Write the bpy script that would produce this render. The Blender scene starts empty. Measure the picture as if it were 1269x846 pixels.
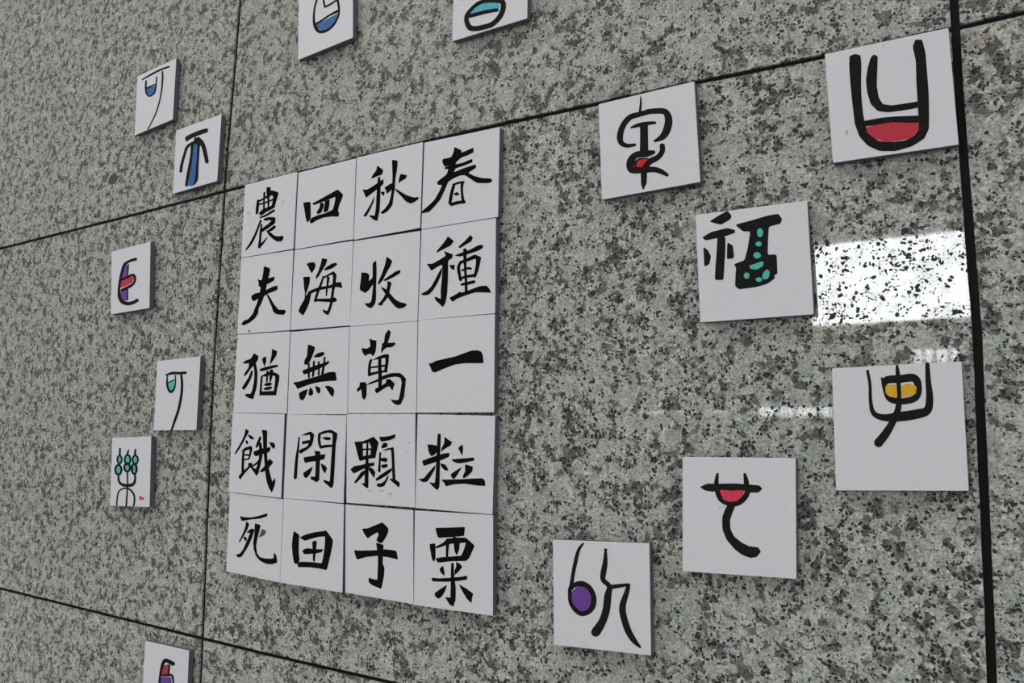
import bpy, bmesh, math, random
from mathutils import Vector, Matrix
from mathutils.geometry import delaunay_2d_cdt
C = bpy.context.scene.collection
sc = bpy.context.scene
random.seed(7)

# ---------------------------------------------------------------- camera
cd = bpy.data.cameras.new('camera'); cam = bpy.data.objects.new('camera', cd); C.objects.link(cam)
FPX = 980.396
cd.sensor_width = 36.0; cd.lens = FPX / 1269 * 36.0; cd.clip_start = 0.01
CR = Vector((0.8426823, 0.5382947, 0.0111923)); CU = Vector((0.0511353, -0.1007097, 0.9936009)); CB = Vector((0.5359773, -0.8367176, -0.1123921))
CP = Vector((0.4379444, -0.6914527, 1.45))
m = Matrix.Identity(4)
for i in range(3):
    m[i][0] = CR[i]; m[i][1] = CU[i]; m[i][2] = CB[i]; m[i][3] = CP[i]
cam.matrix_world = m
sc.camera = cam
# ---------------------------------------------------------------- light and exposure
w = bpy.data.worlds.new('overcast_sky'); sc.world = w; w.use_nodes = True
bg = w.node_tree.nodes['Background']; bg.inputs[0].default_value = (0.985, 0.975, 1.0, 1); bg.inputs[1].default_value = 1.08
def area(name, loc, aim, sx, sy, power, col=(1, 1, 1)):
    l = bpy.data.lights.new(name, 'AREA'); l.shape = 'RECTANGLE'; l.size = sx; l.size_y = sy; l.energy = power; l.color = col
    o = bpy.data.objects.new(name, l); C.objects.link(o); o.location = loc
    o.rotation_euler = (Vector(aim) - Vector(loc)).to_track_quat('-Z', 'Y').to_euler()
    return o
area('skylight_lamp', (-6.2, -3.6, 8.4), (0, 0, 1.5), 4.0, 3.0, 260, (1.0, 1.085, 0.99))
sc.view_settings.view_transform = 'Standard'; sc.view_settings.look = 'None'; sc.view_settings.gamma = 1
sc.view_settings.use_curve_mapping = False
sc.view_settings.exposure = 0.31
try: sc.cycles.use_denoising = True
except Exception: pass
# ---------------------------------------------------------------- helpers
T = 0.0094                                   # thickness of a board on the wall
def at(px, py, Y=0.0):
    """point of the plane y = Y that stands at pixel (px, py) of the 1269 x 846 photograph"""
    d = CR * ((px - 634.5) / FPX) - CU * ((py - 423.0) / FPX) - CB
    return CP + d * ((Y - CP.y) / d.y)
def mesh_obj(name, bm, mat, parent=None, origin=None):
    if origin is not None: bmesh.ops.translate(bm, verts=bm.verts, vec=-Vector(origin))
    me = bpy.data.meshes.new(name); bm.to_mesh(me); bm.free()
    me.materials.append(mat)
    o = bpy.data.objects.new(name, me); C.objects.link(o)
    if parent is not None: o.parent = parent
    elif origin is not None: o.location = origin
    return o
def tag(o, label=None, cat=None, group=None, kind=None):
    for k, v in (('label', label), ('category', cat), ('group', group), ('kind', kind)):
        if v: o[k] = v
def loft(bm, rings, cap0=True, cap1=True):
    vs = [[bm.verts.new(p) for p in r] for r in rings]; n = len(rings[0])
    for a, b in zip(vs, vs[1:]):
        for i in range(n): bm.faces.new((a[i], a[(i+1) % n], b[(i+1) % n], b[i]))
    if cap0: bm.faces.new(vs[0])
    if cap1: bm.faces.new(vs[-1])
    bmesh.ops.recalc_face_normals(bm, faces=bm.faces)
def box(bm, a, b):
    x0, y0, z0 = a; x1, y1, z1 = b
    loft(bm, [[(x0, y0, z0), (x1, y0, z0), (x1, y0, z1), (x0, y0, z1)], [(x0, y1, z0), (x1, y1, z0), (x1, y1, z1), (x0, y1, z1)]])
def inset_ring(pts, d):
    """move a closed outline (x, z) inwards by d"""
    n = len(pts); out = []
    ar = sum(pts[i][0]*pts[(i+1) % n][1] - pts[(i+1) % n][0]*pts[i][1] for i in range(n))
    s = 1 if ar > 0 else -1
    for i in range(n):
        a = Vector(pts[i-1]); b = Vector(pts[i]); c = Vector(pts[(i+1) % n])
        e1 = (b-a).normalized(); e2 = (c-b).normalized()
        n1 = Vector((-e1.y, e1.x))*s; n2 = Vector((-e2.y, e2.x))*s
        nn = (n1+n2); nn = nn / max(nn.length_squared/2, .5)
        out.append((b.x+nn.x*d, b.y+nn.y*d))
    return out
# ---------------------------------------------------------------- materials
def mat(name, col, rough=.6, spec=.5, emis=0):
    M = bpy.data.materials.new(name); M.use_nodes = True
    b = M.node_tree.nodes['Principled BSDF']
    b.inputs['Base Color'].default_value = (*col, 1); b.inputs['Roughness'].default_value = rough
    b.inputs['Specular IOR Level'].default_value = spec
    if emis: b.inputs['Emission Color'].default_value = (*col, 1); b.inputs['Emission Strength'].default_value = emis
    return M
def grain(M, scale, amt, detail=3):
    """break a plain colour up with fine noise"""
    nt = M.node_tree; b = nt.nodes['Principled BSDF']; col = tuple(b.inputs['Base Color'].default_value)
    tc = nt.nodes.new('ShaderNodeTexCoord'); n = nt.nodes.new('ShaderNodeTexNoise')
    n.inputs['Scale'].default_value = scale; n.inputs['Detail'].default_value = detail
    r = nt.nodes.new('ShaderNodeValToRGB'); r.color_ramp.elements[0].position = .35; r.color_ramp.elements[1].position = .68
    r.color_ramp.elements[0].color = (*[c*(1-amt) for c in col[:3]], 1); r.color_ramp.elements[1].color = (*[min(1, c*(1+amt)) for c in col[:3]], 1)
    nt.links.new(tc.outputs['Object'], n.inputs['Vector']); nt.links.new(n.outputs['Fac'], r.inputs['Fac']); nt.links.new(r.outputs['Color'], b.inputs['Base Color'])
    return M
def granite_material():
    M = bpy.data.materials.new('polished_granite'); M.use_nodes = True
    nt = M.node_tree; N = nt.nodes; L = nt.links; b = N['Principled BSDF']
    def node(t, **k):
        n = N.new(t)
        for a, v in k.items(): setattr(n, a, v)
        return n
    def vmath(op, a, bb):
        n = node('ShaderNodeVectorMath', operation=op)
        for i, v in enumerate((a, bb)):
            if isinstance(v, (tuple, float)): n.inputs[i if not isinstance(v, float) else 3].default_value = v
            else: L.new(v, n.inputs[i])
        return n.outputs[0]
    def fm(op, a, bb):
        n = node('ShaderNodeMath', operation=op)
        for i, v in enumerate((a, bb)):
            if isinstance(v, (int, float)): n.inputs[i].default_value = v
            else: L.new(v, n.inputs[i])
        return n.outputs[0]
    def noise(v, s, d=2.0):
        n = node('ShaderNodeTexNoise'); n.inputs['Scale'].default_value = s; n.inputs['Detail'].default_value = d; L.new(v, n.inputs['Vector']); return n
    def voro(v, s, feature='F1'):
        n = node('ShaderNodeTexVoronoi', feature=feature); n.inputs['Scale'].default_value = s; L.new(v, n.inputs['Vector']); return n
    def ramp(f, stops, interp='LINEAR'):
        n = node('ShaderNodeValToRGB'); n.color_ramp.interpolation = interp
        while len(n.color_ramp.elements) < len(stops): n.color_ramp.elements.new(.5)
        for e, (p, c) in zip(n.color_ramp.elements, stops): e.position = p; e.color = (*c, 1)
        L.new(f, n.inputs['Fac']); return n.outputs['Color']
    def mix(f, a, bb, mode='MIX'):
        n = node('ShaderNodeMix', data_type='RGBA', blend_type=mode)
        if isinstance(f, float): n.inputs[0].default_value = f
        else: L.new(f, n.inputs[0])
        for i, v in ((6, a), (7, bb)):
            if isinstance(v, tuple): n.inputs[i].default_value = (*v, 1)
            else: L.new(v, n.inputs[i])
        return n.outputs[2]
    tc = node('ShaderNodeTexCoord'); oi = node('ShaderNodeObjectInfo')
    off = vmath('SCALE', (3.1, 5.3, 7.7), 1.0); offn = N[-1]; L.new(oi.outputs['Random'], offn.inputs[3])
    P0 = vmath('ADD', tc.outputs['Object'], off)
    w1 = noise(P0, 190, 3); wv = vmath('SUBTRACT', w1.outputs['Color'], (.5, .5, .5)); wn = vmath('SCALE', wv, .006)
    P = vmath('ADD', P0, wn)
    w2 = noise(P0, 60, 2); wv2 = vmath('SUBTRACT', w2.outputs['Color'], (.5, .5, .5)); wn2 = vmath('SCALE', wv2, .012)
    PB = vmath('ADD', P, wn2)
    # pale feldspar of two sizes, cream feldspar, smoky quartz
    def chan(v):
        q = node('ShaderNodeSeparateColor'); L.new(v.outputs['Color'], q.inputs[0]); return q.outputs
    def mask(f, lo, hi): return ramp(f, [(lo, (0, 0, 0)), (hi, (1, 1, 1))])
    big = chan(voro(PB, 60)); mid = chan(voro(PB, 150)); sm = chan(voro(P, 250))
    base = ramp(big[0], [(0, (.355, .375, .345)), (.3, (.325, .350, .335)), (.55, (.385, .400, .365)), (.8, (.300, .320, .300))], 'CONSTANT')
    c2 = ramp(mid[0], [(0, (.36, .37, .33)), (.30, (.47, .465, .40)), (.50, (.32, .335, .31)), (.68, (.42, .43, .385)), (.86, (.50, .485, .42))], 'CONSTANT')
    nA = noise(P0, 75, 3)
    base = mix(fm('MULTIPLY', mask(nA.outputs['Fac'], .44, .50), .75), base, c2)
    c3 = ramp(sm[0], [(0, (.31, .30, .265)), (.25, (.47, .47, .42)), (.45, (.37, .385, .355)), (.7, (.56, .55, .49))], 'CONSTANT')
    nB = noise(P, 140, 2)
    base = mix(fm('MULTIPLY', mask(nB.outputs['Fac'], .50, .56), .6), base, c3)
    clus = noise(P0, 62, 3); cl2 = noise(P0, 100, 2)
    q1 = chan(voro(P, 175)); qc = ramp(q1[1], [(0, (.125, .113, .100)), (.4, (.195, .180, .160)), (.65, (.070, .067, .066))], 'CONSTANT')
    qth = fm('MULTIPLY', fm('SUBTRACT', clus.outputs['Fac'], .40), 2.5)
    qm = mask(fm('SUBTRACT', qth, fm('SUBTRACT', q1[0], .5)), .46, .54)
    base = mix(fm('MULTIPLY', qm, .86), base, qc)
    mott = noise(P0, 480, 4)
    base = mix(1.0, base, ramp(mott.outputs['Fac'], [(.32, (.62, .615, .61)), (.68, (1.46, 1.45, 1.44))]), 'MULTIPLY')
    # black mica flakes, gathered in clusters, and scattered small specks
    def specks(scale, rad, thr):
        vn = voro(P, scale); ch = chan(vn)
        r = fm('MULTIPLY', ch[1], rad)
        inside = fm('LESS_THAN', vn.outputs['Distance'], fm('ADD', r, rad*.55))
        return fm('MULTIPLY', inside, fm('LESS_THAN', ch[0], thr))
    k1 = specks(300, .38, fm('MULTIPLY', fm('SUBTRACT', fm('ADD', fm('MULTIPLY', cl2.outputs['Fac'], .6), fm('MULTIPLY', clus.outputs['Fac'], .4)), .430), 4.6))
    k2 = specks(560, .34, fm('MULTIPLY', fm('SUBTRACT', clus.outputs['Fac'], .35), 1.5))
    k3 = specks(190, .30, fm('MULTIPLY', fm('SUBTRACT', cl2.outputs['Fac'], .48), 1.5))
    kk = fm('MAXIMUM', fm('MAXIMUM', k1, k2), k3)
    base = mix(fm('MULTIPLY', kk, .96), base, (.013, .017, .022))
    # a little rust
    ru = noise(P0, 34, 4); rf = ramp(ru.outputs['Fac'], [(.68, (0, 0, 0)), (.74, (1, 1, 1))])
    base = mix(fm('MULTIPLY', rf, .35), base, (.22, .13, .06))
    L.new(base, b.inputs['Base Color'])
    L.new(fm('ADD', fm('MULTIPLY', kk, .40), .03), b.inputs['Roughness']); L.new(fm('SUBTRACT', .5, fm('MULTIPLY', kk, .35)), b.inputs['Specular IOR Level']); b.inputs['IOR'].default_value = 1.5
    return M
M_granite = granite_material()
M_seal = mat('black_joint_sealant', (.006, .006, .007), .7, .2)
M_sheet = grain(mat('white_painted_face', (.705, .685, .725), .62, .25), 260, .018)
M_core = grain(mat('grey_board_core', (.100, .094, .115), .7, .3), 300, .12)
M_ink = grain(mat('black_brush_ink', (.009, .0085, .0085), .7, .0), 1500, .4)
M_mark = grain(mat('black_marker', (.016, .015, .0145), .8, .05), 1400, .75)
M_ghost = mat('faint_ink_smudge', (.50, .48, .50), .7, .2)
M_grey = mat('half_dry_ink', (.085, .080, .080), .7, .2)
FILL = {'blue': (.020, .115, .36), 'cyan': (.07, .44, .54), 'teal': (.085, .48, .43), 'red': (.50, .030, .055), 'scarlet': (.60, .012, .010),
        'rose': (.68, .045, .095), 'purple': (.16, .055, .30), 'yellow': (.72, .40, .025), 'pink': (.66, .35, .42)}
M_fill = {k: grain(mat(k + '_marker_fill', v, .6, .25), 700, .10) for k, v in FILL.items()}

# ---------------------------------------------------------------- the granite wall
def lerp_fn(k):
    def f(t):
        if t <= k[0][0]: return k[0][1]
        for (a, va), (b, vb) in zip(k, k[1:]):
            if t <= b: return va + (vb-va)*(t-a)/(b-a)
        return k[-1][1]
    return f
H = [lambda x: .575,
     lerp_fn([(-1.02, 1.1773), (-.61, 1.1745), (-.36, 1.1731), (-.16, 1.1743), (.3, 1.1755)]),
     lerp_fn([(-1.12, 1.7718), (-.74, 1.7762), (-.61, 1.7783), (-.45, 1.7806), (-.2, 1.7822), (-.04, 1.7826), (.09, 1.7797), (.2, 1.7777), (.30, 1.7745), (.414, 1.7722)]),
     lambda x: 2.38, ]
V1 = lerp_fn([(1.16, -.4840), (1.2202, -.4853), (1.4279, -.4906), (1.5378, -.4918), (1.7186, -.4885), (1.7806, -.4880), (1.7807, -.4894), (1.835, -.4872), (1.94, -.4812), (2.061, -.4759), (2.38, -.470)])
V2 = lerp_fn([(1.2726, .4111), (1.3295, .4120), (1.4623, .4131), (1.5232, .4139), (1.7286, .4106), (1.80, .4107)])
V = [lambda z: -1.392, V1, V2, lambda z: 1.314]
H0, HN, V0, VN = (lambda x: -.03), (lambda x: 2.985), (lambda z: -2.294), (lambda z: 2.216)
HH = [H0] + H + [HN]; VV = [V0] + V + [VN]
HG = [.0045]*6; VG = [.0055, .0086, .0066, .0062, .0055, .0055]
bm = bmesh.new(); box(bm, (-2.30, .0028, -.035), (2.22, .30, 2.99))
wall = mesh_obj('wall_front', bm, M_seal, origin=(0, 0, 0)); tag(wall, kind='structure')
for r in range(5):
    for c in range(5):
        def corner(vf, hf):
            z = hf(0.0); x = vf(z)
            for _ in range(3): z = hf(x); x = vf(z)
            return x, z
        zm = (HH[r](0)+HH[r+1](0))/2
        vl = lambda z: VV[c](min(max(z, HH[r](VV[c](zm))+.002), HH[r+1](VV[c](zm))-.002))
        vr = lambda z: VV[c+1](min(max(z, HH[r](VV[c+1](zm))+.002), HH[r+1](VV[c+1](zm))-.002))
        gl, gr = VG[c]/2, VG[c+1]/2
        if r == 3 and c == 1: gr = .0035
        if r == 3 and c == 2: gl = .0035
        hb, ht = HG[r]/2, HG[r+1]/2
        nx, nz = 34, 24; pts = []
        j = lambda: random.uniform(-.00022, .00022)
        bl, br, tr, tl = corner(vl, HH[r]), corner(vr, HH[r]), corner(vr, HH[r+1]), corner(vl, HH[r+1])
        for i in range(nx): x = bl[0]+gl + (br[0]-gr-bl[0]-gl)*i/nx; pts.append((x, HH[r](x)+hb+(j() if i else 0)))
        for i in range(nz): z = br[1]+hb + (tr[1]-ht-br[1]-hb)*i/nz; pts.append((vr(z)-gr+(j() if i else 0), z))
        for i in range(nx): x = tr[0]-gr - (tr[0]-gr-tl[0]-gl)*i/nx; pts.append((x, HH[r+1](x)-ht+(j() if i else 0)))
        for i in range(nz): z = tl[1]-ht - (tl[1]-ht-bl[1]-hb)*i/nz; pts.append((vl(z)+gl+(j() if i else 0), z))
        bm = bmesh.new(); ins = inset_ring(pts, .0002)
        loft(bm, [[(x, 0, z) for x, z in ins], [(x, .0008, z) for x, z in pts], [(x, .0030, z) for x, z in pts]])
        o = mesh_obj('granite_slab', bm, M_granite, wall)
        cx = (bl[0]+br[0])/2; cz = (bl[1]+tl[1])/2
        for v in o.data.vertices: v.co.x -= cx; v.co.z -= cz
        o.location = (cx, 0, cz)

bm = bmesh.new(); c0 = at(140, 222); r_ = [(c0.x+.0145*math.cos(k)*random.uniform(.8, 1.1), c0.z+.0088*math.sin(k)*random.uniform(.85, 1.1)) for k in [2*math.pi*i/14 for i in range(14)]]
loft(bm, [[(x, -.00006, z) for x, z in r_], [(x, .00004, z) for x, z in r_]])
mesh_obj('dark_mineral_patch', bm, grain(mat('dark_mineral', (.085, .085, .082), .15, .4), 500, .5), wall)
# ---------------------------------------------------------------- the court behind the photographer
M_conc = grain(mat('grey_concrete', (.30, .30, .29), .85, .2), 3, .15)
M_face = grain(mat('grey_render', (.22, .22, .215), .9, .1), 2, .10)
bm = bmesh.new(); box(bm, (-34, -6.6, -.25), (8, .30, -.035))
tag(mesh_obj('floor', bm, M_conc, origin=(0, 0, 0)), kind='structure')
M_alu = mat('white_window_frame', (.6, .6, .6), .4)
# openings of the rear wall: x0, x1, z0, z1, brightness of the daylit pane
WIN = [(-.97, .19, 2.31, 3.01, 16), (-.25, .09, 1.98, 2.12, 9), (-1.42, -.80, 1.575, 1.690, 8), (-2.5, -1.62, 1.600, 1.670, 2.4)]
zs = sorted({-.035, 9.8} | {v for k in WIN for v in k[2:4]})
bm = bmesh.new()
for z0, z1 in zip(zs, zs[1:]):
    if z1-z0 < 1e-4: continue
    cuts = sorted((k[0], k[1]) for k in WIN if k[2] <= z0+1e-5 and k[3] >= z1-1e-5); x = -34
    for a0, a1 in cuts: box(bm, (x, -6.3, z0), (a0, -6.0, z1)); x = a1
    box(bm, (x, -6.3, z0), (8, -6.0, z1))
tag(mesh_obj('wall_rear', bm, M_face, origin=(0, 0, 0)), kind='structure')
for n, (X0, X1, Z0, Z1, em) in enumerate(WIN):
    fr = .02; bm = bmesh.new()
    box(bm, (X0, -6.06, Z0), (X1, -6.02, Z0+fr)); box(bm, (X0, -6.06, Z1-fr), (X1, -6.02, Z1))
    box(bm, (X0, -6.06, Z0+fr), (X0+fr, -6.02, Z1-fr)); box(bm, (X1-fr, -6.06, Z0+fr), (X1, -6.02, Z1-fr))
    if n in (1, 2):
        for k in range(1, 4): xm = X0+(X1-X0)*(k/4+.04*(k % 2)); box(bm, (xm-.012, -6.06, Z0+fr), (xm+.012, -6.02, Z1-fr))
    wf = mesh_obj('window_%d' % (n+1), bm, M_alu, origin=(0, 0, 0)); tag(wf, kind='structure')
    bm = bmesh.new(); box(bm, (X0+fr, -6.055, Z0+fr), (X1-fr, -6.045, Z1-fr))
    mesh_obj('window_pane', bm, mat('daylit_pane', (.93, .97, 1.0), .3, .5, emis=em), wf)

# ---------------------------------------------------------------- drawing on the boards
GROW = 0.0
def chaikin(p, k=.11):
    p = inset_ring(p, -GROW)
    out = []
    n = len(p)
    for i in range(n):
        a = Vector(p[i]); b = Vector(p[(i+1) % n])
        out.append(tuple(a.lerp(b, k))); out.append(tuple(a.lerp(b, 1-k)))
    return out
def stroke_outline(pts):
    """closed outline of a brush line given as (x, y, width)"""
    P = [Vector(p) for p in pts]; S = []
    if len(P) > 2:
        closed = (P[0].xy-P[-1].xy).length < 1
        for i in range(len(P)-1):
            p0 = P[i-1] if i else (P[-2] if closed else P[0]); p1, p2 = P[i], P[i+1]
            p3 = P[i+2] if i+2 < len(P) else (P[1] if closed else P[-1])
            for k in range(5):
                t = k/5
                S.append(.5*((2*p1)+(p2-p0)*t+(2*p0-5*p1+4*p2-p3)*t*t+(3*p1-p0-3*p2+p3)*t**3))
        S.append(P[-1])
    else: S = [P[0].lerp(P[1], k/3) for k in range(4)]
    return S
def add_stroke(bm, pts, conv):
    S = stroke_outline(pts); n = len(S); L = []; R = []
    for i, s in enumerate(S):
        d = (S[min(i+1, n-1)].xy-S[max(i-1, 0)].xy)
        d = d.normalized() if d.length else Vector((1, 0)); q = Vector((-d.y, d.x)); h = s.z/2+GROW*1.0
        L.append(bm.verts.new(conv(*(s.xy+q*h)))); R.append(bm.verts.new(conv(*(s.xy-q*h))))
    for i in range(n-1): bm.faces.new((L[i], L[i+1], R[i+1], R[i]))
    for e, i, j in ((0, 0, 1), (1, n-1, n-2)):            # round ends
        d = (S[i].xy-S[j].xy).normalized(); q = Vector((-d.y, d.x)); h = S[i].z/2+GROW*1.0
        arc = [bm.verts.new(conv(*(S[i].xy+q*h*math.cos(a)+d*h*.8*math.sin(a)))) for a in [math.pi*k/5 for k in range(1, 5)]]
        a0, a1 = (R[i], L[i]) if e == 0 else (L[i], R[i])
        bm.faces.new([a0]+arc+[a1]) if True else None
def drawing(name, items, frame, Y, material, parent, origin, grow=0.0):
    global GROW
    x0, y0, s = frame; bm = bmesh.new(); k = [0]; GROW = .33*s if material is M_ink else .12*s if material is M_mark else grow*s
    for kind, pts in items:
        k[0] += 1; yy = Y - .0000015*k[0]
        conv = lambda x, y: at(x0+x/s, y0+y/s, yy)
        if kind == 's': add_stroke(bm, pts, conv)
        else:
            if kind == 'e':
                cx, cy, rx, ry = pts; pts = [(cx+rx*math.cos(a)*random.uniform(.94, 1.05), cy+ry*math.sin(a)*random.uniform(.94, 1.05)) for a in [2*math.pi*i/18 for i in range(18)]]
            else: pts = chaikin(pts)
            n = len(pts); out = delaunay_2d_cdt([Vector(q) for q in pts], [], [list(range(n))], 1, 1e-5)
            vs = [bm.verts.new(conv(*q)) for q in out[0]]
            for f in out[2]: bm.faces.new([vs[i] for i in f])
    for f in bm.faces:
        f.normal_update()
        if f.normal.y > 0: f.normal_flip()
    return mesh_obj(name, bm, material, parent, origin=origin)
def board(name, corners, label, group, frame=None, ink=(), fills=(), over=(), ghost=(), grey=(), speck=(), marker=False, proud=0.0):
    Tb = T + proud
    q = [at(px, py, -Tb) for px, py in corners]            # TL TR BR BL on the board's front
    ctr = Vector((sum(v.x for v in q)/4, 0, sum(v.z for v in q)/4))
    out = []
    for i in range(4):                                     # slightly rounded corners
        a, b, c = q[i-1], q[i], q[(i+1) % 4]
        out += [b+(a-b).normalized()*.0006, b+(c-b).normalized()*.0006]
    pts = [(v.x, v.z) for v in out]; ins = inset_ring(pts, .00022)
    bm = bmesh.new()
    loft(bm, [[(x, -Tb+.0005, z) for x, z in pts], [(x, -.0020, z) for x, z in pts]])
    o = mesh_obj(name, bm, M_core, origin=ctr); tag(o, label, 'board', group)
    bm = bmesh.new()
    loft(bm, [[(x, -Tb, z) for x, z in ins], [(x, -Tb+.00022, z) for x, z in pts], [(x, -Tb+.0005, z) for x, z in pts]])
    mesh_obj('white_face', bm, M_sheet, o, origin=ctr)
    bm = bmesh.new(); pad = inset_ring([(v.x, v.z) for v in q], .008)
    loft(bm, [[(x, -.0020, z) for x, z in pad], [(x, 0, z) for x, z in pad]])
    mesh_obj('adhesive_pad', bm, M_seal, o, origin=ctr)
    if ghost:
        gh = drawing('ink_smudge', ghost, frame, -Tb-.00003, M_ghost, o, ctr); gh['kind'] = 'stuff'
    for col, it in fills: drawing(col + '_fill', it, frame, -Tb-.00006, M_fill[col], o, ctr, .7)
    if ink: drawing('drawn_symbol' if marker else 'brushed_character', ink, frame, -Tb-.00011, M_mark if marker else M_ink, o, ctr)
    if grey: drawing('dry_brush_stroke', grey, frame, -Tb-.00009, M_grey, o, ctr)
    for it in speck: drawing('ink_speck', [it], frame, -Tb-.00011, M_ink, o, ctr)
    for col, it in over: drawing(col + '_fill', it, frame, -Tb-.00026, M_fill[col], o, ctr, .45)
    return o
def p(*a): return ('p', a)
def s(*a): return ('s', a)
def e(*a): return ('e', a)
GRID = 'calligraphy boards in the four by five poem grid'
LOOSE = 'boards with coloured picture signs around the grid'
F1, F2, F3, F4, F5 = (280, 204, 7.293), (280, 300, 7.293), (280, 401, 7.293), (275, 508, 7.293), (270, 608, 7.05)
G1, G2, G3, G4, G5 = (438, 160, 6.609), (434, 270, 6.609), (430, 386, 6.609), (427, 511, 6.609), (422, 618, 5.875)
def poem(corners, label, frame, ink, **k): return board('calligraphy_board', corners, label, GRID, frame, ink, **k)
def sign(corners, label, frame, ink, **k): return board('picture_sign_board', corners, label, LOOSE, frame, ink, marker=True, **k)

# ---- left column of the grid
poem([(303.6,229.1),(368.2,212.9),(363.4,308.2),(298.7,319.2)], 'white board with black brushed 農 (farmer), top left corner of the poem grid', F1, [
 p((283,318),(300,318),(296,385),(291,437),(271,450),(271,400)), s((292,335,12),(345,305,14),(400,272,18),(440,252,24)),
 p((398,235),(430,236),(474,252),(462,300),(447,350),(437,392),(412,380),(424,330),(428,282),(400,262)), s((290,362,12),(350,345,10),(425,315,12)),
 p((370,205),(403,205),(400,240),(392,300),(390,375),(378,385),(376,300),(366,240)), s((348,255,16),(345,300,12),(343,395,12)),
 p((298,440),(330,405),(380,385),(440,360),(430,392),(360,428),(318,460)), s((308,478,10),(360,458,14),(434,414,18)),
 p((340,492),(380,475),(440,476),(447,500),(440,530),(400,560),(330,605),(315,600),(330,575),(385,535),(415,505),(400,498),(350,505)),
 s((315,505,14),(290,570,14),(262,640,16),(225,710,18),(180,770,8)), s((322,540,10),(315,600,16),(308,680,16),(300,735,20)),
 p((292,752),(296,720),(325,705),(378,648),(370,670),(335,718),(305,755)), s((440,560,22),(410,585,22),(380,600,12)),
 p((363,592),(385,600),(440,645),(480,650),(515,643),(518,665),(500,690),(460,692),(420,665),(385,630))],
 ghost=[e(205,435,22,8), e(215,465,12,5), e(515,340,5,40)], proud=.0006)
poem([(298.9,319.6),(363.4,309.6),(359.3,409.0),(294.1,414.1)], 'white board with black brushed 夫 (man), left column of the poem grid, second from top', F2, [
 p((345,218),(398,238),(390,290),(375,350),(365,400),(352,460),(322,545),(292,600),(290,640),(262,685),(215,725),(160,750),(140,742),(160,712),(205,695),(245,645),(262,600),(285,545),(305,470),(315,410),(325,350),(338,280)),
 p((285,330),(305,345),(340,345),(395,325),(438,312),(433,345),(390,370),(345,385),(318,408),(298,395),(297,360)),
 p((232,485),(262,465),(310,455),(370,430),(420,405),(463,393),(465,425),(440,440),(380,462),(345,485),(300,500),(262,528),(240,528),(232,505)),
 p((365,470),(385,480),(435,565),(475,612),(530,612),(541,628),(522,655),(460,650),(430,630),(412,575))],
 speck=[s((205,808,7),(218,798,4))])
poem([(294.1,415.0),(359.3,410.3),(355.1,512.3),(288.9,511.1)], 'white board with black brushed 猶 (still), left column, middle row of the poem grid', F3, [
 p((255,268),(293,295),(285,330),(255,370),(220,410),(185,460),(158,475),(175,440),(205,400),(212,355),(180,358),(150,358),(175,335),(225,318)),
 s((255,350,20),(270,430,24),(268,520,26),(255,600,30)), p((240,600),(268,600),(245,680),(205,668),(180,655),(176,635),(225,635)),
 s((235,430,14),(215,490,22),(180,550,28),(158,583,24)), p((345,300),(362,300),(362,340),(350,388),(335,350),(328,322)),
 p((418,230),(460,248),(455,285),(425,330),(395,375),(402,340),(415,280)), p((302,412),(350,395),(410,380),(465,372),(472,385),(440,395),(380,412),(320,430)),
 s((325,475,14),(318,540,14),(312,640,16)), p((315,475),(360,450),(400,435),(450,445),(482,468),(478,520),(462,580),(452,645),(430,640),(440,570),(448,500),(445,470),(400,460),(355,475)),
 p((308,615),(360,612),(440,608),(452,645),(380,645),(318,645)), s((375,430,16),(372,480,14),(368,525,10)), s((412,425,30),(408,470,24),(400,520,10)),
 p((345,550),(370,535),(405,532),(415,545),(400,558),(360,560)), p((335,590),(370,572),(410,568),(415,580),(400,592),(360,598))],
 speck=[e(110,137,4,6)])
poem([(288.2,511.5),(352.5,513.2),(348.1,617.0),(283.2,609.2)], 'white board with black brushed 餓 (starve), left column of the grid, second from bottom', F4, [
 p((215,170),(243,190),(215,245),(180,310),(150,360),(120,402),(118,388),(140,350),(175,290),(205,225)), p((238,220),(275,238),(290,262),(265,262),(242,238)),
 s((222,280,16),(228,300,14)), p((175,370),(210,340),(265,325),(275,345),(262,400),(250,440),(238,440),(250,390),(252,350),(200,370)),
 s((195,375,16),(190,450,18),(188,560,20)), s((200,405,10),(240,405,12)), s((195,450,8),(245,440,10)),
 p((150,600),(190,555),(240,510),(240,480),(270,478),(275,500),(250,520),(200,575),(165,625)), s((245,490,16),(270,520,16)),
 p((345,233),(355,255),(340,295),(322,335),(305,338),(318,290)), p((285,378),(340,355),(385,345),(435,335),(437,355),(425,378),(370,395),(310,415),(295,410)),
 s((345,300,20),(352,380,26),(345,450,22),(325,530,26)), p((330,500),(335,560),(312,592),(292,560),(272,535),(275,515),(305,535)), s((278,505,10),(320,475,14),(362,420,10)),
 p((362,180),(408,185),(406,260),(405,350),(408,430),(420,520),(440,600),(455,650),(480,612),(482,650),(465,710),(450,742),(425,700),(405,640),(393,560),(385,450),(375,330),(372,230)),
 p((428,290),(465,295),(482,320),(468,350),(445,325)), p((345,552),(375,520),(405,480),(430,440),(462,470),(440,500),(410,530),(380,552),(350,560))], proud=.0009)
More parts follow.
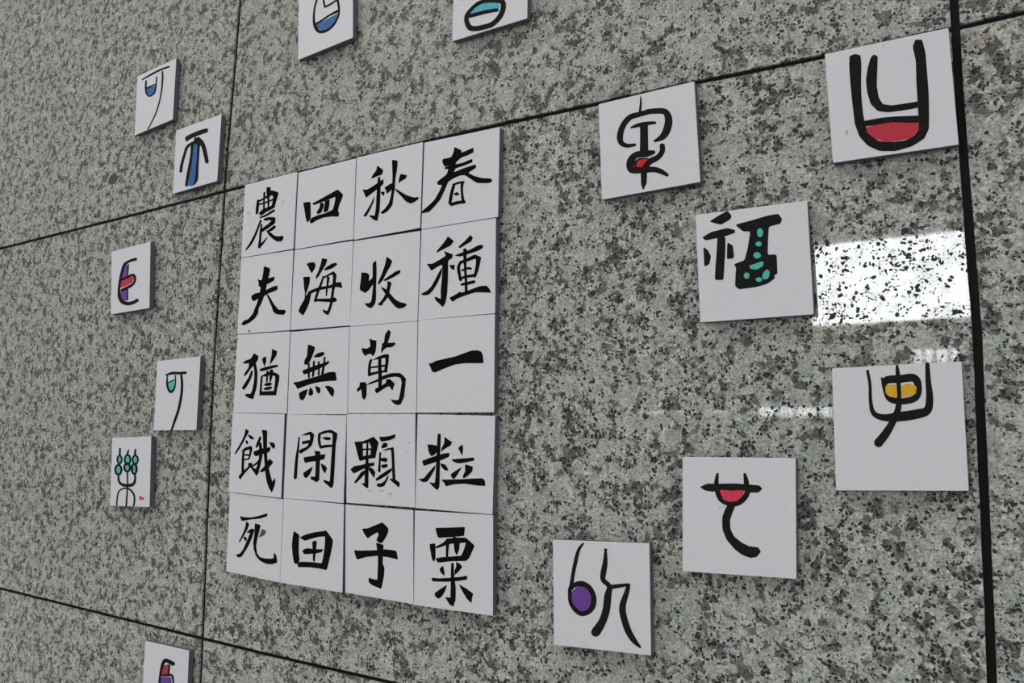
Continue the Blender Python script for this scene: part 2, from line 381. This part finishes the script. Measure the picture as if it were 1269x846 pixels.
poem([(284.9,609.7),(351.1,618.2),(346.6,721.8),(280.2,707.7)], 'white board with black brushed 死 (die), bottom left corner of the poem grid', F5, [
 p((190,218),(215,230),(290,235),(350,222),(430,198),(430,220),(370,240),(290,248),(210,262)), p((250,265),(272,292),(255,340),(230,385),(188,452),(185,440),(210,395),(238,330)),
 p((255,360),(285,335),(312,332),(318,345),(300,400),(270,470),(235,530),(205,575),(175,580),(160,560),(195,548),(220,515),(245,460),(275,390),(285,360),(262,368)),
 p((222,405),(245,402),(252,425),(245,440)),
 p((325,285),(372,300),(358,360),(342,420),(332,480),(340,545),(365,580),(410,592),(470,595),(490,585),(488,560),(495,540),(510,570),(516,625),(470,640),(420,635),(370,610),(335,570),(315,510),(310,450),(322,370))],
 speck=[e(393,742,5,4)],
 grey=[p((385,332),(425,350),(410,385),(358,410),(370,370))])
# ---- second column
poem([(369.8,213.9),(441.2,196.0),(437.7,296.1),(365.3,309.0)], 'white board with black brushed 四 (four), top row between 農 and 秋', F1, [
 p((700,348),(730,338),(762,340),(763,380),(765,450),(762,490),(735,522),(722,480),(712,410)),
 p((780,352),(850,315),(930,270),(1010,225),(1058,272),(1045,310),(1020,370),(1010,415),(1022,440),(1015,468),(960,465),(880,475),(820,500),(770,532),(757,510),(775,482),(830,458),(900,440),(968,408),(985,340),(993,285),(935,310),(870,335),(800,362)),
 p((855,345),(885,350),(880,380),(858,435),(828,445),(822,425),(845,395),(850,370)), p((895,330),(935,318),(932,370),(920,420),(885,430),(885,395),(895,360))])
poem([(365.0,309.9),(437.4,298.2),(433.3,403.1),(359.9,409.0)], 'white board with black brushed 海 (sea), second column and second row of the grid', F2, [
 p((728,198),(765,183),(800,185),(810,210),(800,240),(775,278),(755,245),(745,215)), p((700,315),(758,313),(755,365),(740,420),(720,470),(710,430),(705,370)), s((718,460,6),(717,510,8)),
 p((770,455),(760,510),(748,560),(720,620),(697,660),(656,625),(670,585),(712,515),(735,470)), p((870,147),(915,155),(900,205),(865,260),(835,310),(812,335),(815,310),(838,260),(858,200)),
 p((885,250),(915,220),(960,195),(995,187),(1005,202),(960,235),(905,253)), s((880,310,12),(862,370,16),(830,450,20),(805,530,18)), s((890,318,10),(930,295,14),(970,275,16)),
 p((955,272),(975,265),(998,295),(990,370),(975,450),(965,540),(945,610),(925,655),(905,650),(880,630),(876,608),(905,622),(920,620),(940,560),(955,450),(965,380),(970,310)),
 p((735,455),(780,430),(850,405),(930,395),(1000,365),(1040,362),(1050,412),(1000,402),(930,415),(850,430),(800,448),(760,468)), s((925,320,22),(918,380,14),(910,440,12),(908,485,6)),
 p((800,515),(860,512),(940,510),(985,500),(1003,520),(985,540),(900,538),(825,532),(800,540))])
poem([(360.1,411.3),(432.6,404.8),(430.2,513.2),(356.2,513.2)], 'white board with black brushed 無 (without), second column, middle row of the grid', F3, [
 p((745,188),(803,212),(795,250),(775,300),(755,345),(735,370),(708,365),(712,330),(735,290),(738,240)), p((790,300),(825,270),(875,255),(890,265),(880,285),(840,302)),
 p((690,425),(740,405),(820,375),(890,355),(930,335),(930,355),(900,378),(840,405),(770,435),(705,458)), s((750,365,12),(748,430,16),(750,485,14)), s((795,340,14),(792,420,18),(785,475,14)),
 s((838,345,14),(840,400,12),(838,460,14)), s((892,305,14),(885,370,14),(872,450,20)),
 p((606,532),(660,525),(740,500),(830,475),(930,438),(988,437),(1000,512),(930,515),(840,525),(760,545),(690,570),(645,588),(635,560)),
 p((660,628),(700,605),(738,592),(728,630),(710,670),(692,692),(668,678)), p((763,573),(785,605),(787,635),(765,650),(748,640),(750,610)), p((805,560),(850,580),(852,610),(840,632),(822,615)),
 p((895,562),(930,562),(965,580),(978,605),(972,640),(960,660),(935,625))],
 speck=[e(995,237,4,4)])
poem([(355.6,513.2),(429.3,514.6),(425.6,623.2),(351.2,617.0)], 'white board with black brushed 閒 (idle), second column, second row from the bottom', F4, [
 s((697,245,8),(690,330,14),(675,450,22),(663,612,26)), p((718,230),(760,210),(800,195),(832,218),(825,270),(810,320),(770,355),(712,392),(697,375),(710,355),(765,335),(790,300),(800,250),(795,220),(760,225)),
 p((725,285),(770,275),(795,272),(790,300),(760,300),(728,308)),
 p((870,210),(920,190),(985,178),(1042,210),(1040,245),(1028,300),(1022,400),(1018,500),(1012,600),(1005,680),(990,705),(960,680),(925,650),(918,630),(950,640),(975,650),(980,600),(985,500),(992,400),(1000,300),(1003,210),(960,200),(900,218)),
 s((882,215,22),(878,270,20),(888,325,18)), p((903,250),(945,243),(985,250),(975,270),(935,268)), p((880,328),(930,315),(1000,312),(1000,330),(930,338),(890,348)),
 p((738,428),(790,420),(850,410),(935,400),(925,440),(870,455),(800,465),(750,475)), p((838,370),(888,375),(885,430),(882,520),(878,600),(878,630),(858,650),(830,635),(802,622),(808,600),(845,605),(848,520),(850,430)),
 p((822,508),(808,550),(785,590),(765,612),(745,605),(735,570),(770,545)), p((892,483),(930,500),(948,525),(932,570),(912,545))])
poem([(351.6,617.4),(426.0,624.7),(424.1,734.2),(346.9,721.6)], 'white board with black brushed 田 (field), bottom row between 死 and 子', F5, [
 p((665,353),(710,385),(706,450),(704,540),(712,610),(685,640),(665,625),(655,560),(648,480),(655,400)),
 p((715,408),(770,382),(850,362),(935,352),(943,345),(1005,430),(995,500),(975,590),(950,690),(880,675),(800,665),(700,665),(698,625),(740,620),(830,625),(910,635),(925,560),(935,480),(940,395),(880,400),(820,415),(760,435)),
 p((738,520),(780,502),(850,512),(918,510),(905,535),(850,545),(755,552)), p((845,435),(862,440),(858,500),(850,570),(843,618),(832,610),(832,520),(825,450))], proud=.0006)
# ---- third column
poem([(442.2,195.3),(523.9,175.9),(520.5,282.3),(438.2,297.2)], 'white board with black brushed 秋 (autumn), top row between 四 and 春', G1, [
 p((195,300),(243,335),(232,370),(190,385),(142,408),(160,375),(190,335)), p((78,495),(110,498),(165,465),(215,430),(243,410),(245,445),(215,475),(160,515),(105,560),(92,530)),
 p((203,390),(218,395),(220,470),(218,570),(212,670),(195,750),(165,740),(132,710),(140,705),(175,712),(185,650),(190,560),(195,480)), p((172,545),(165,590),(140,650),(105,712),(80,712),(110,670),(145,610)),
 p((225,515),(255,512),(248,545),(235,535)), p((255,480),(300,450),(330,440),(330,475),(300,505),(275,528),(268,500)), p((385,368),(437,378),(425,405),(385,425),(370,445),(372,415)),
 p((317,252),(362,260),(355,330),(343,400),(337,480),(325,560),(318,620),(280,670),(245,692),(222,685),(260,650),(290,610),(305,560),(318,480),(322,400),(320,320)),
 p((335,480),(380,510),(440,545),(500,562),(525,555),(535,568),(500,595),(465,608),(430,590),(390,545),(350,505))], proud=.0006)
poem([(438.2,298.7),(520.8,285.9),(517.2,397.3),(433.4,404.3)], 'white board with black brushed 收 (harvest), third column, directly below 秋', G2, [
 p((92,448),(135,450),(155,468),(150,520),(185,490),(185,370),(212,350),(215,450),(210,560),(210,660),(200,705),(172,738),(140,725),(118,700),(160,698),(175,680),(185,600),(188,540),(150,590),(122,613),(78,585),(85,530),(92,480)),
 p((300,318),(343,352),(330,390),(300,440),(265,510),(232,545),(228,530),(255,470),(285,390)), p((275,508),(320,475),(370,440),(410,428),(408,450),(370,475),(320,500),(285,515)),
 s((322,530,22),(310,590,26),(290,650,24),(250,700,20)), p((305,515),(338,535),(330,560),(308,560)), s((258,703,20),(238,705,18)),
 p((248,562),(285,580),(325,620),(370,670),(410,692),(450,700),(462,712),(440,732),(400,742),(370,725),(335,685),(295,630))])
poem([(433.2,404.9),(517.3,397.8),(515.5,511.6),(430.8,511.9)], 'white board with black brushed 萬 (ten thousand), third column, middle row of the grid', G3, [
 p((185,220),(210,235),(240,238),(238,280),(232,330),(212,365),(200,345),(175,345),(148,362),(130,335),(120,300),(165,305),(195,285)),
 p((340,150),(357,165),(345,220),(330,258),(395,255),(390,275),(365,290),(325,292),(300,310),(280,345),(282,310),(290,275),(285,265),(305,255),(312,190)),
 s((198,395,16),(185,440,18),(182,520,20)), p((205,398),(250,372),(310,350),(343,352),(338,420),(325,500),(305,490),(315,430),(318,375),(270,385)),
 s((190,458,10),(325,440,14)), s((185,515,20),(250,498,16),(325,485,14)), s((270,375,22),(268,450,24),(272,550,26),(268,640,24)),
 p((155,605),(190,580),(240,560),(300,525),(360,505),(430,503),(455,520),(482,550),(475,620),(465,700),(440,755),(415,765),(380,748),(358,718),(400,728),(425,722),(440,650),(450,580),(440,540),(400,530),(340,538),(270,565),(200,590)),
 p((105,582),(150,578),(160,600),(158,690),(140,722),(125,700),(118,630),(90,655),(80,640),(105,610)),
 p((232,632),(270,615),(320,585),(322,558),(350,552),(390,590),(378,620),(372,645),(345,605),(300,630),(245,668),(232,655))])
poem([(429.7,512.8),(514.5,512.8),(514.0,628.7),(429.1,622.7)], 'white board with black brushed 顆 (grain) and faint smudges below, fourth row, beside 粒', G4, [
 p((82,242),(145,238),(148,300),(150,375),(125,393),(110,350),(95,285)), p((200,225),(235,198),(278,245),(265,300),(250,372),(212,372),(215,320),(220,280),(208,255)), p((140,240),(190,222),(235,200),(240,235),(150,255)),
 s((150,302,10),(215,300,10)), s((188,235,12),(184,350,14)), p((115,370),(180,352),(250,345),(252,370),(190,378),(125,395)),
 p((50,465),(80,440),(130,432),(180,420),(240,410),(243,432),(190,445),(130,470),(75,498)), s((185,370,18),(182,450,26),(180,540,28),(178,600,24)), p((195,540),(192,620),(165,605),(138,580),(165,580),(172,550)),
 p((170,470),(165,500),(130,540),(90,578),(80,572),(105,535),(135,490)), p((200,445),(235,465),(250,490),(242,535),(225,510),(200,470)),
 p((285,200),(330,200),(385,190),(415,178),(413,205),(370,225),(300,237),(292,220)), p((320,248),(350,252),(348,280),(310,292),(300,285)),
 p((305,312),(350,295),(400,285),(405,340),(408,430),(415,545),(395,550),(390,470),(388,380),(382,300),(340,308)), s((292,330,12),(288,400,12),(284,480,18)),
 p((295,375),(335,370),(352,385),(340,405),(300,395)), p((300,430),(350,422),(350,445),(310,455)), p((255,545),(290,515),(350,475),(385,455),(383,480),(340,515),(290,545),(262,558)),
 p((360,505),(355,540),(325,600),(290,610),(265,600),(270,582),(300,582),(330,560)), p((368,545),(400,540),(452,575),(445,612),(420,590))],
 speck=[e(526,250,4,5), e(512,315,4,3)],
 ghost=[e(205,642,16,8), e(300,640,22,8), e(375,665,18,10), e(440,690,10,4), e(380,685,8,8)], proud=.0007)
poem([(428.0,624.8),(511.9,632.0),(512.2,748.4),(427.6,734.1)], 'white board with black brushed 子 (seed), bottom row between 田 and 粟', G5, [
 p((158,218),(200,215),(260,190),(305,172),(348,215),(345,245),(322,290),(300,320),(280,318),(262,298),(280,260),(270,240),(230,262),(198,285),(175,255)),
 p((260,320),(312,335),(308,400),(305,470),(318,500),(315,560),(305,610),(295,652),(262,640),(220,620),(205,600),(208,575),(245,588),(270,590),(272,520),(275,430),(268,370)),
 p((100,375),(150,378),(250,375),(330,368),(405,378),(417,440),(360,425),(270,412),(190,420),(120,440),(108,405))])
# ---- right column
poem([(525.8,176.6),(619.1,157.5),(617.0,268.6),(522.1,284.1)], 'white board with black brushed 春 (spring), top right corner of the poem grid', G1, [
 p((828,148),(885,175),(880,195),(920,180),(980,153),(983,188),(940,210),(880,232),(838,272),(835,290),(900,275),(970,245),(975,268),(910,295),(835,320),(820,355),(900,322),(1000,290),(1003,315),(935,358),(990,385),(1050,402),(1125,405),(1137,425),(1110,440),(1015,440),(960,405),(915,375),(880,375),(820,400),(775,430),(745,500),(710,575),(660,635),(620,675),(565,687),(560,675),(610,632),(665,580),(705,510),(730,455),(695,455),(683,435),(720,405),(765,370),(780,325),(748,325),(755,310),(795,298),(745,305),(728,262),(735,245),(800,232),(822,190)),
 s((822,460,20),(805,520,22),(790,605,24)), s((815,455,12),(860,440,14),(905,432,12)), s((890,440,22),(888,510,16),(900,600,22)), p((820,530),(850,515),(868,535),(840,542)), s((800,618,22),(850,602,24),(910,595,20))])
poem([(522.2,284.8),(614.4,270.0),(613.3,388.0),(518.1,396.8)], 'white board with black brushed 種 (sow), right column, directly below 春', G2, [
 p((800,152),(848,190),(820,225),(770,250),(708,285),(715,265),(750,225),(785,180)),
 p((628,375),(670,378),(730,345),(785,310),(770,270),(800,285),(838,300),(835,325),(800,350),(800,420),(798,520),(792,620),(780,690),(758,728),(730,700),(700,672),(692,645),(720,655),(745,665),(742,600),(752,500),(758,400),(750,380),(710,400),(665,430),(650,405)),
 p((755,400),(745,460),(710,540),(670,600),(640,628),(600,632),(580,622),(625,600),(660,570),(700,500),(730,440)), p((812,388),(855,385),(850,425),(830,415)),
 p((985,140),(1003,165),(990,190),(940,220),(900,245),(885,238),(910,215),(950,180)), p((855,308),(900,290),(980,262),(1050,225),(1085,220),(1085,245),(1040,270),(970,292),(900,315)),
 s((940,260,26),(940,340,22),(942,420,16),(948,520,18),(950,610,20)), s((905,360,16),(888,400,22),(892,450,22),(905,510,18)),
 p((900,355),(960,330),(1020,300),(1072,322),(1060,380),(1045,440),(1025,488),(1010,480),(1022,430),(1032,370),(1030,330),(985,345),(905,375)),
 s((915,430,12),(960,412,16),(990,415,14)), s((895,500,14),(950,480,18),(1020,470,22)), s((910,545,14),(960,535,22),(1015,522,22)),
 p((813,655),(860,630),(900,605),(910,615),(980,590),(1060,560),(1115,555),(1135,575),(1153,610),(1100,608),(1030,605),(950,630),(880,655),(838,685))])
poem([(518.2,396.9),(613.1,389.0),(612.0,510.8),(516.2,511.3)], 'white board with a single thick black stroke 一 (one), right column, middle row', G3, [
 p((670,425),(700,422),(725,405),(800,388),(890,368),(950,345),(1020,320),(1070,318),(1100,330),(1112,365),(1117,420),(1050,420),(970,420),(880,432),(800,462),(720,497),(698,490),(685,455))])
poem([(517.3,513.1),(613.4,515.1),(610.1,637.3),(514.5,629.3)], 'white board with black brushed 粒 (kernel), right column, directly above 粟', G4, [
 s((775,182,22),(772,260,26),(768,350,26),(765,450,28),(760,560,32)), p((745,540),(778,540),(775,610),(758,635),(720,600),(692,570),(740,580)),
 p((680,262),(725,265),(760,275),(755,320),(735,345),(710,355),(692,325)), p((820,200),(850,225),(880,242),(865,270),(820,295),(792,320),(795,295),(818,250)),
 p((635,398),(690,375),(750,355),(820,335),(858,332),(855,360),(800,385),(720,412),(650,435)), p((748,425),(735,470),(700,530),(675,565),(640,568),(605,545),(650,540),(690,490)),
 p((785,418),(820,425),(840,450),(848,475),(820,470),(795,445)), p((965,262),(970,300),(962,355),(950,325),(932,290)), p((875,385),(940,380),(1000,375),(1058,370),(1060,392),(1000,405),(940,415),(900,405)),
 p((962,445),(940,480),(915,520),(895,545),(875,525),(872,505),(910,478)), p((988,425),(1050,445),(1045,480),(1010,515),(975,538),(970,520),(990,480)),
 p((792,550),(850,550),(950,548),(1050,542),(1130,540),(1148,560),(1152,600),(1080,595),(980,580),(900,585),(830,602),(820,578))])
poem([(513.9,632.3),(610.9,638.1),(610.6,762.9),(512.7,749.5)], 'white board with black brushed 粟 (millet), bottom right corner of the poem grid', G5, [
 p((692,212),(800,210),(905,205),(900,245),(898,268),(820,275),(712,282),(700,245)), p((650,330),(688,325),(690,380),(690,430),(678,458),(665,430),(655,370)),
 p((690,350),(740,325),(780,290),(830,285),(910,282),(975,340),(955,385),(935,430),(915,450),(800,452),(710,463),(692,435),(740,425),(820,420),(880,415),(900,370),(915,315),(870,320),(800,325),(700,358)),
 s((782,300,30),(778,350,18),(775,415,14)), p((820,275),(870,290),(862,370),(845,410),(832,380),(825,320)), p((745,488),(755,530),(757,560),(730,535),(722,508)),
 p((842,458),(870,475),(885,495),(860,525),(830,555),(832,520),(845,490)), s((815,472,16),(815,550,20),(820,650,34),(818,740,34)), p((800,720),(835,720),(822,782),(795,768),(762,715)),
 p((665,575),(720,580),(800,575),(880,568),(920,560),(920,585),(860,595),(760,602),(668,598)), p((775,625),(760,670),(735,710),(712,725),(688,705),(688,685),(730,655)),
 p((862,622),(910,650),(965,690),(955,725),(952,757),(920,725),(890,675))])
# ---- picture signs around the grid
def up(bl, br, h=.0995):      # the two top corners of a board that runs out of the frame
    a, b = at(*bl, -T), at(*br, -T); n = Vector((-(b-a).z, 0, (b-a).x)).normalized()*h
    return [pix(a+n), pix(b+n), br, bl]
def down(tl, tr, h=.0995):
    a, b = at(*tl, -T), at(*tr, -T); n = Vector(((b-a).z, 0, -(b-a).x)).normalized()*h
    return [tl, tr, pix(b+n), pix(a+n)]
def pix(P):
    d = P-CP; z = -d.dot(CB); return (634.5+FPX*d.dot(CR)/z, 423-FPX*d.dot(CU)/z)
sign(up((369.2,74.2),(437.1,46.5)), 'white board with black outlined egg shape filled blue below, cut by the top edge', (360, 0, 10.575), [
 s((360,-60,24),(345,0,24),(320,80,22),(308,180,24),(308,280,32),(330,360,44),(370,410,40),(430,415,34),(500,385,30),(560,330,28),(605,260,22),(632,190,22),(635,110,26),(625,40,28),(610,-40,24)),
 s((425,-50,24),(432,0,24),(448,80,24)), s((445,92,22),(500,68,24),(600,5,20)), s((335,312,24),(420,262,24),(510,200,24),(620,145,34))],
 fills=[('blue', [p((345,322),(430,285),(520,235),(575,205),(632,175),(625,235),(590,300),(540,355),(480,385),(420,400),(370,370))])])
sign(up((560.1,51.1),(653.1,22.7)), 'white board with thick black oval holding a cyan band, cut by the top edge', (550, 0, 10.575), [
 s((460,40,50),(370,110,44),(305,200,56),(300,280,62),(340,360,72),(420,375,66),(520,355,66),(620,325,66),(700,260,64),(755,180,68),(780,90,66),(760,20,70),(640,5,56),(540,15,50),(460,40,50)),
 s((330,210,50),(420,190,48),(550,155,46),(700,130,44))],
 speck=[e(228,3,7,6)], fills=[('cyan', [p((345,178),(390,120),(470,72),(580,40),(680,30),(735,80),(710,118),(600,125),(480,160),(380,180))])])
sign([(170.1,94.6),(218.2,72.2),(213.9,147.9),(166.6,167.8)], 'white board with thin black hooked sign and small blue filled cup, highest at the left', (120, 66, 7.69), [
 s((432,252,10),(500,212,16),(600,160,18),(690,127,14)), s((625,175,14),(626,250,16),(610,400,12),(570,550,12),(520,660,10),(487,724,10)),
 s((470,262,14),(466,330,18),(472,380,14),(495,408,12),(525,400,12),(552,370,14),(565,300,12),(570,225,12)), s((470,335,16),(555,298,14))],
 fills=[('blue', [p((472,345),(555,318),(552,355),(535,385),(505,398),(480,385))])])
sign([(218.4,161.4),(274.3,141.5),(268.8,224.2),(214.2,240.0)], 'white board with black umbrella-like sign around a long blue stripe, beside the slab joint', (170, 136, 7.69), [
 p((455,262),(500,235),(580,200),(650,178),(675,180),(675,212),(600,238),(520,270),(465,305)), s((555,270,22),(560,310,40)),
 s((545,305,20),(480,350,26),(450,430,24),(425,520,26),(415,588,26)), s((525,330,28),(520,420,26),(505,520,30),(485,620,28),(468,722,24)), s((585,330,26),(580,440,22),(572,560,24),(565,660,28),(540,710,18)),
 s((580,275,36),(620,320,40),(645,400,38),(665,498,34)), p((545,290),(600,265),(615,300),(600,350),(530,345),(515,320))],
 over=[('blue', [p((542,332),(570,332),(566,450),(555,560),(548,660),(530,722),(480,720),(510,600),(528,480))])])
sign([(138.3,311.9),(186.2,299.2),(184.8,381.6),(137.1,389.5)], 'white board with black E-like sign, red tongue between two purple fields', (120, 290, 8.46), [
 s((410,262,30),(350,280,26),(290,320,28),(262,400,26),(245,480,26),(232,580,26),(238,660,34),(270,710,40),(330,728,36),(385,715,34),(425,692,34)),
 s((330,320,14),(325,400,12),(322,440,12)), s((322,570,12),(322,690,14)), s((258,478,22),(320,450,24),(375,428,26),(400,450,24),(390,510,24),(340,550,30),(260,588,26))],
 fills=[('purple', [p((325,325),(322,430),(265,460),(270,380),(285,335)), p((250,605),(320,570),(320,690),(275,690),(248,650))]), ('red', [p((252,488),(330,462),(385,450),(370,500),(320,530),(250,560))])])
sign([(195.1,447.5),(248.2,441.3),(243.0,532.9),(190.4,533.2)], 'white board with thin black hooked sign and small teal filled cup, left of 猶', (180, 436, 8.46), [
 s((218,242,14),(280,222,28),(350,222,26),(425,218,26)), s((375,225,20),(385,320,26),(380,440,26),(350,600,26),(310,720,26),(276,818,20)),
 s((232,250,12),(228,320,18),(240,385,22),(268,418,26),(300,390,20),(318,320,10),(314,245,12)), s((235,322,10),(305,290,10))],
 speck=[e(477,350,5,5)],
 fills=[('teal', [p((240,330),(312,300),(312,345),(295,385),(270,400),(245,375))])])
def ring(cx, cy, rx, ry, wd): return ('s', tuple((cx+rx*math.cos(a), cy+ry*math.sin(a), wd) for a in [2*math.pi*i/10 for i in range(11)]))
sign([(138.9,542.3),(187.1,540.5),(185.0,628.2),(136.2,626.4)], 'white board with black branching sign of six teal beads and a tiny red mark', (120, 534, 8.46), [
 s((243,182,18),(240,250,20)), s((333,198,12),(318,250,24)), s((403,195,20),(400,250,22)),
 ring(238,298,24,42,16), ring(226,405,32,50,20), ring(322,300,30,50,18), ring(318,380,30,44,20), ring(403,300,28,44,18), ring(392,395,25,52,22),
 s((228,455,18),(230,520,22),(265,560,28),(320,570,34),(375,560,30),(400,520,24),(400,450,18)), s((320,430,16),(322,570,14),(315,680,16),(308,782,18)),
 s((208,778,14),(215,690,14),(235,625,14),(290,600,14),(345,612,18),(385,660,18),(395,720,18),(386,782,16))],
 fills=[('teal', [e(240,298,20,34), e(228,405,24,40), e(320,305,24,42), e(317,380,20,34), e(401,300,20,34), e(393,390,16,32)]),
        ('rose', [s((445,692,6),(465,690,6)), s((460,692,6),(452,715,5)), p((470,697),(480,702),(490,695),(486,715),(478,722),(471,712))])])
sign(down((179.8,793.9),(234.0,806.1)), 'white board with black sign filled red above purple, cut by the bottom edge', (165, 780, 12.82), [
 s((640,545,60),(560,500,60),(510,490,60),(470,545,50),(445,640,40),(425,760,34),(418,870,34),(425,960,34)), s((575,560,30),(562,700,30)), s((440,725,26),(540,722,34),(610,722,34),(632,780,30),(638,880,26),(630,960,26))],
 fills=[('red', [p((480,580),(555,555),(552,700),(450,712),(460,640))]), ('purple', [p((450,755),(600,755),(600,960),(435,960))])])
sign([(741.6,129.1),(860.2,100.7),(867.7,225.3),(745.9,247.3)], 'white board with black looped sign and small scarlet spot, right of the grid top', (730, 96, 5.354), [
 s((341,125,4),(344,160,12),(338,225,16)), s((395,228,32),(330,245,34),(270,265,36),(225,320,38),(205,390,40),(215,435,34),(255,452,26),(305,446,18)),
 s((380,228,32),(440,222,36),(505,228,40),(528,280,50),(515,350,50),(485,395,40),(435,422,16)), s((280,332,12),(320,318,24),(380,305,24),(438,300,18)), s((364,315,52),(365,400,52),(365,500,56)),
 s((430,495,24),(380,505,44),(310,515,42),(275,560,50),(280,610,44),(340,615,40),(430,610,36),(480,625,32),(520,648,20)), s((485,450,34),(485,490,34),(455,530,36),(400,560,40),(370,600,40)),
 p((343,625),(385,625),(382,700),(360,748),(345,710)), p((296,560),(330,535),(395,532),(400,600),(300,606))], over=[('scarlet', [p((312,590),(325,555),(350,545),(390,542),(362,570),(352,592))])])
sign([(1022.1,66.8),(1175.2,34.5),(1188.0,179.0),(1032.2,201.7)], 'large white board with thick black U-shaped vessel holding red, at the upper right', (949, 0, 3.966), [
 p((412,275),(440,265),(465,272),(470,320),(468,400),(470,480),(478,560),(490,620),(520,670),(560,695),(620,698),(680,692),(730,670),(750,630),(750,560),(745,480),(740,400),(738,300),(722,230),(735,195),(768,195),(785,260),(792,350),(800,450),(802,560),(802,630),(780,680),(720,718),(640,742),(560,742),(500,715),(460,670),(438,610),(425,500),(415,400),(410,320)),
 p((515,285),(530,268),(550,275),(548,340),(545,420),(555,480),(575,512),(620,518),(690,508),(752,498),(752,528),(690,540),(600,552),(550,545),(515,510),(498,450),(492,390),(502,330)), s((480,608,26),(600,592,34),(750,585,34))],
 over=[('red', [p((495,625),(560,612),(620,602),(690,605),(750,605),(750,640),(720,675),(650,690),(590,698),(530,675),(500,650))]), ('pink', [e(398,650,7,12)]), ('pink', [e(577,225,3,6)])])
sign([(862.0,266.2),(1000.2,248.4),(1008.4,389.3),(867.8,399.4)], 'white board with broad black sign dotted in teal, beside the bright window reflection', (850, 242, 5.159), [
 p((150,168),(200,135),(265,98),(292,130),(285,152),(225,188)), p((105,268),(160,235),(265,208),(315,222),(312,240),(250,262),(125,288)), p((202,265),(252,265),(252,350),(245,450),(240,540),(185,540),(190,450),(198,340)),
 p((112,330),(140,350),(160,390),(150,440),(118,455)), p((265,300),(300,320),(308,400),(262,408)),
 p((315,188),(420,160),(520,130),(590,118),(615,150),(605,180),(530,200),(525,280),(522,380),(580,378),(585,500),(565,510),(568,530),(520,565),(450,585),(340,600),(315,580),(318,500),(322,465),(308,440),(375,415),(395,340),(412,230),(365,230))],
 over=[('teal', [e(474,238,20,28), e(465,310,20,16), e(455,383,24,20), p((408,450),(440,440),(480,425),(495,428),(490,450),(455,472),(415,468)), e(388,513,18,20), e(466,538,20,15), p((500,490),(520,475),(535,490),(525,530),(495,535),(490,515))])])
sign([(1030.9,456.3),(1191.6,447.7),(1200.6,608.0),(1036.0,607.5)], 'large white board with black forked sign around two yellow fields, far right', (949, 426, 3.966), [
 s((500,133,14),(512,200,14),(515,280,16),(530,340,24),(580,362,32),(650,358,46),(740,345,46),(795,325,40),(805,260,34),(798,180,26),(794,98,20)),
 s((645,108,12),(650,160,22),(655,240,20),(650,320,30),(620,390,34),(590,440,40),(552,488,44)),
 s((590,180,36),(660,172,38),(730,168,38),(750,215,34),(735,265,32),(670,282,30),(610,270,28),(588,225,24),(590,180,30)), p((565,162),(590,175),(585,215),(570,200))],
 over=[('yellow', [p((590,205),(640,200),(645,262),(610,258),(590,240)), p((668,205),(705,195),(740,210),(735,245),(668,262))])])
sign([(845.8,566.0),(985.9,567.5),(986.9,717.3),(845.8,707.6)], 'white board with black horned bowl sign filled rose, its long tail curling right', (835, 560, 5.354), [
 p((172,232),(220,210),(300,210),(400,208),(500,215),(570,222),(587,245),(560,268),(510,268),(470,255),(380,262),(300,258),(255,262),(210,255)), s((290,145,16),(283,195,28),(283,225,26)), s((470,145,16),(480,190,32),(484,225,32)),
 s((288,250,36),(315,310,40),(370,340,36),(430,335,36),(475,295,36),(492,250,34)),
 p((360,345),(410,350),(390,400),(372,450),(375,510),(400,560),(450,600),(500,625),(560,632),(578,660),(550,695),(510,702),(450,680),(400,640),(350,580),(322,510),(322,430),(340,380))],
 speck=[e(303,368,3,4), e(327,360,4,2)],
 over=[('rose', [p((305,252),(380,258),(465,255),(455,290),(420,322),(370,328),(330,312))])])
sign([(685.0,668.6),(804.6,673.1),(806.6,812.0),(686.3,798.7)], 'white board with black line figure and purple filled disc, right of 粟', (675, 660, 5.494), [
 s((262,73,12),(230,120,22),(205,220,26),(190,300,24),(180,380,30)),
 s((180,370,26),(240,345,36),(300,370,34),(332,430,34),(330,490,38),(300,535,34),(250,550,32),(205,520,28),(175,470,24),(172,400,26),(180,370,26)),
 s((415,112,14),(412,200,32),(400,270,38),(398,320,32),(440,365,34),(430,430,48),(420,520,50),(395,600,52),(355,665,62),(343,682,58)), s((440,370,30),(500,362,26),(570,352,18)),
 s((570,355,26),(560,400,32),(530,500,44),(540,580,44),(570,670,44),(610,735,36),(652,780,12)), p((400,103),(415,112),(432,110),(420,122),(408,120))],
 fills=[('purple', [e(250,450,76,90)])])
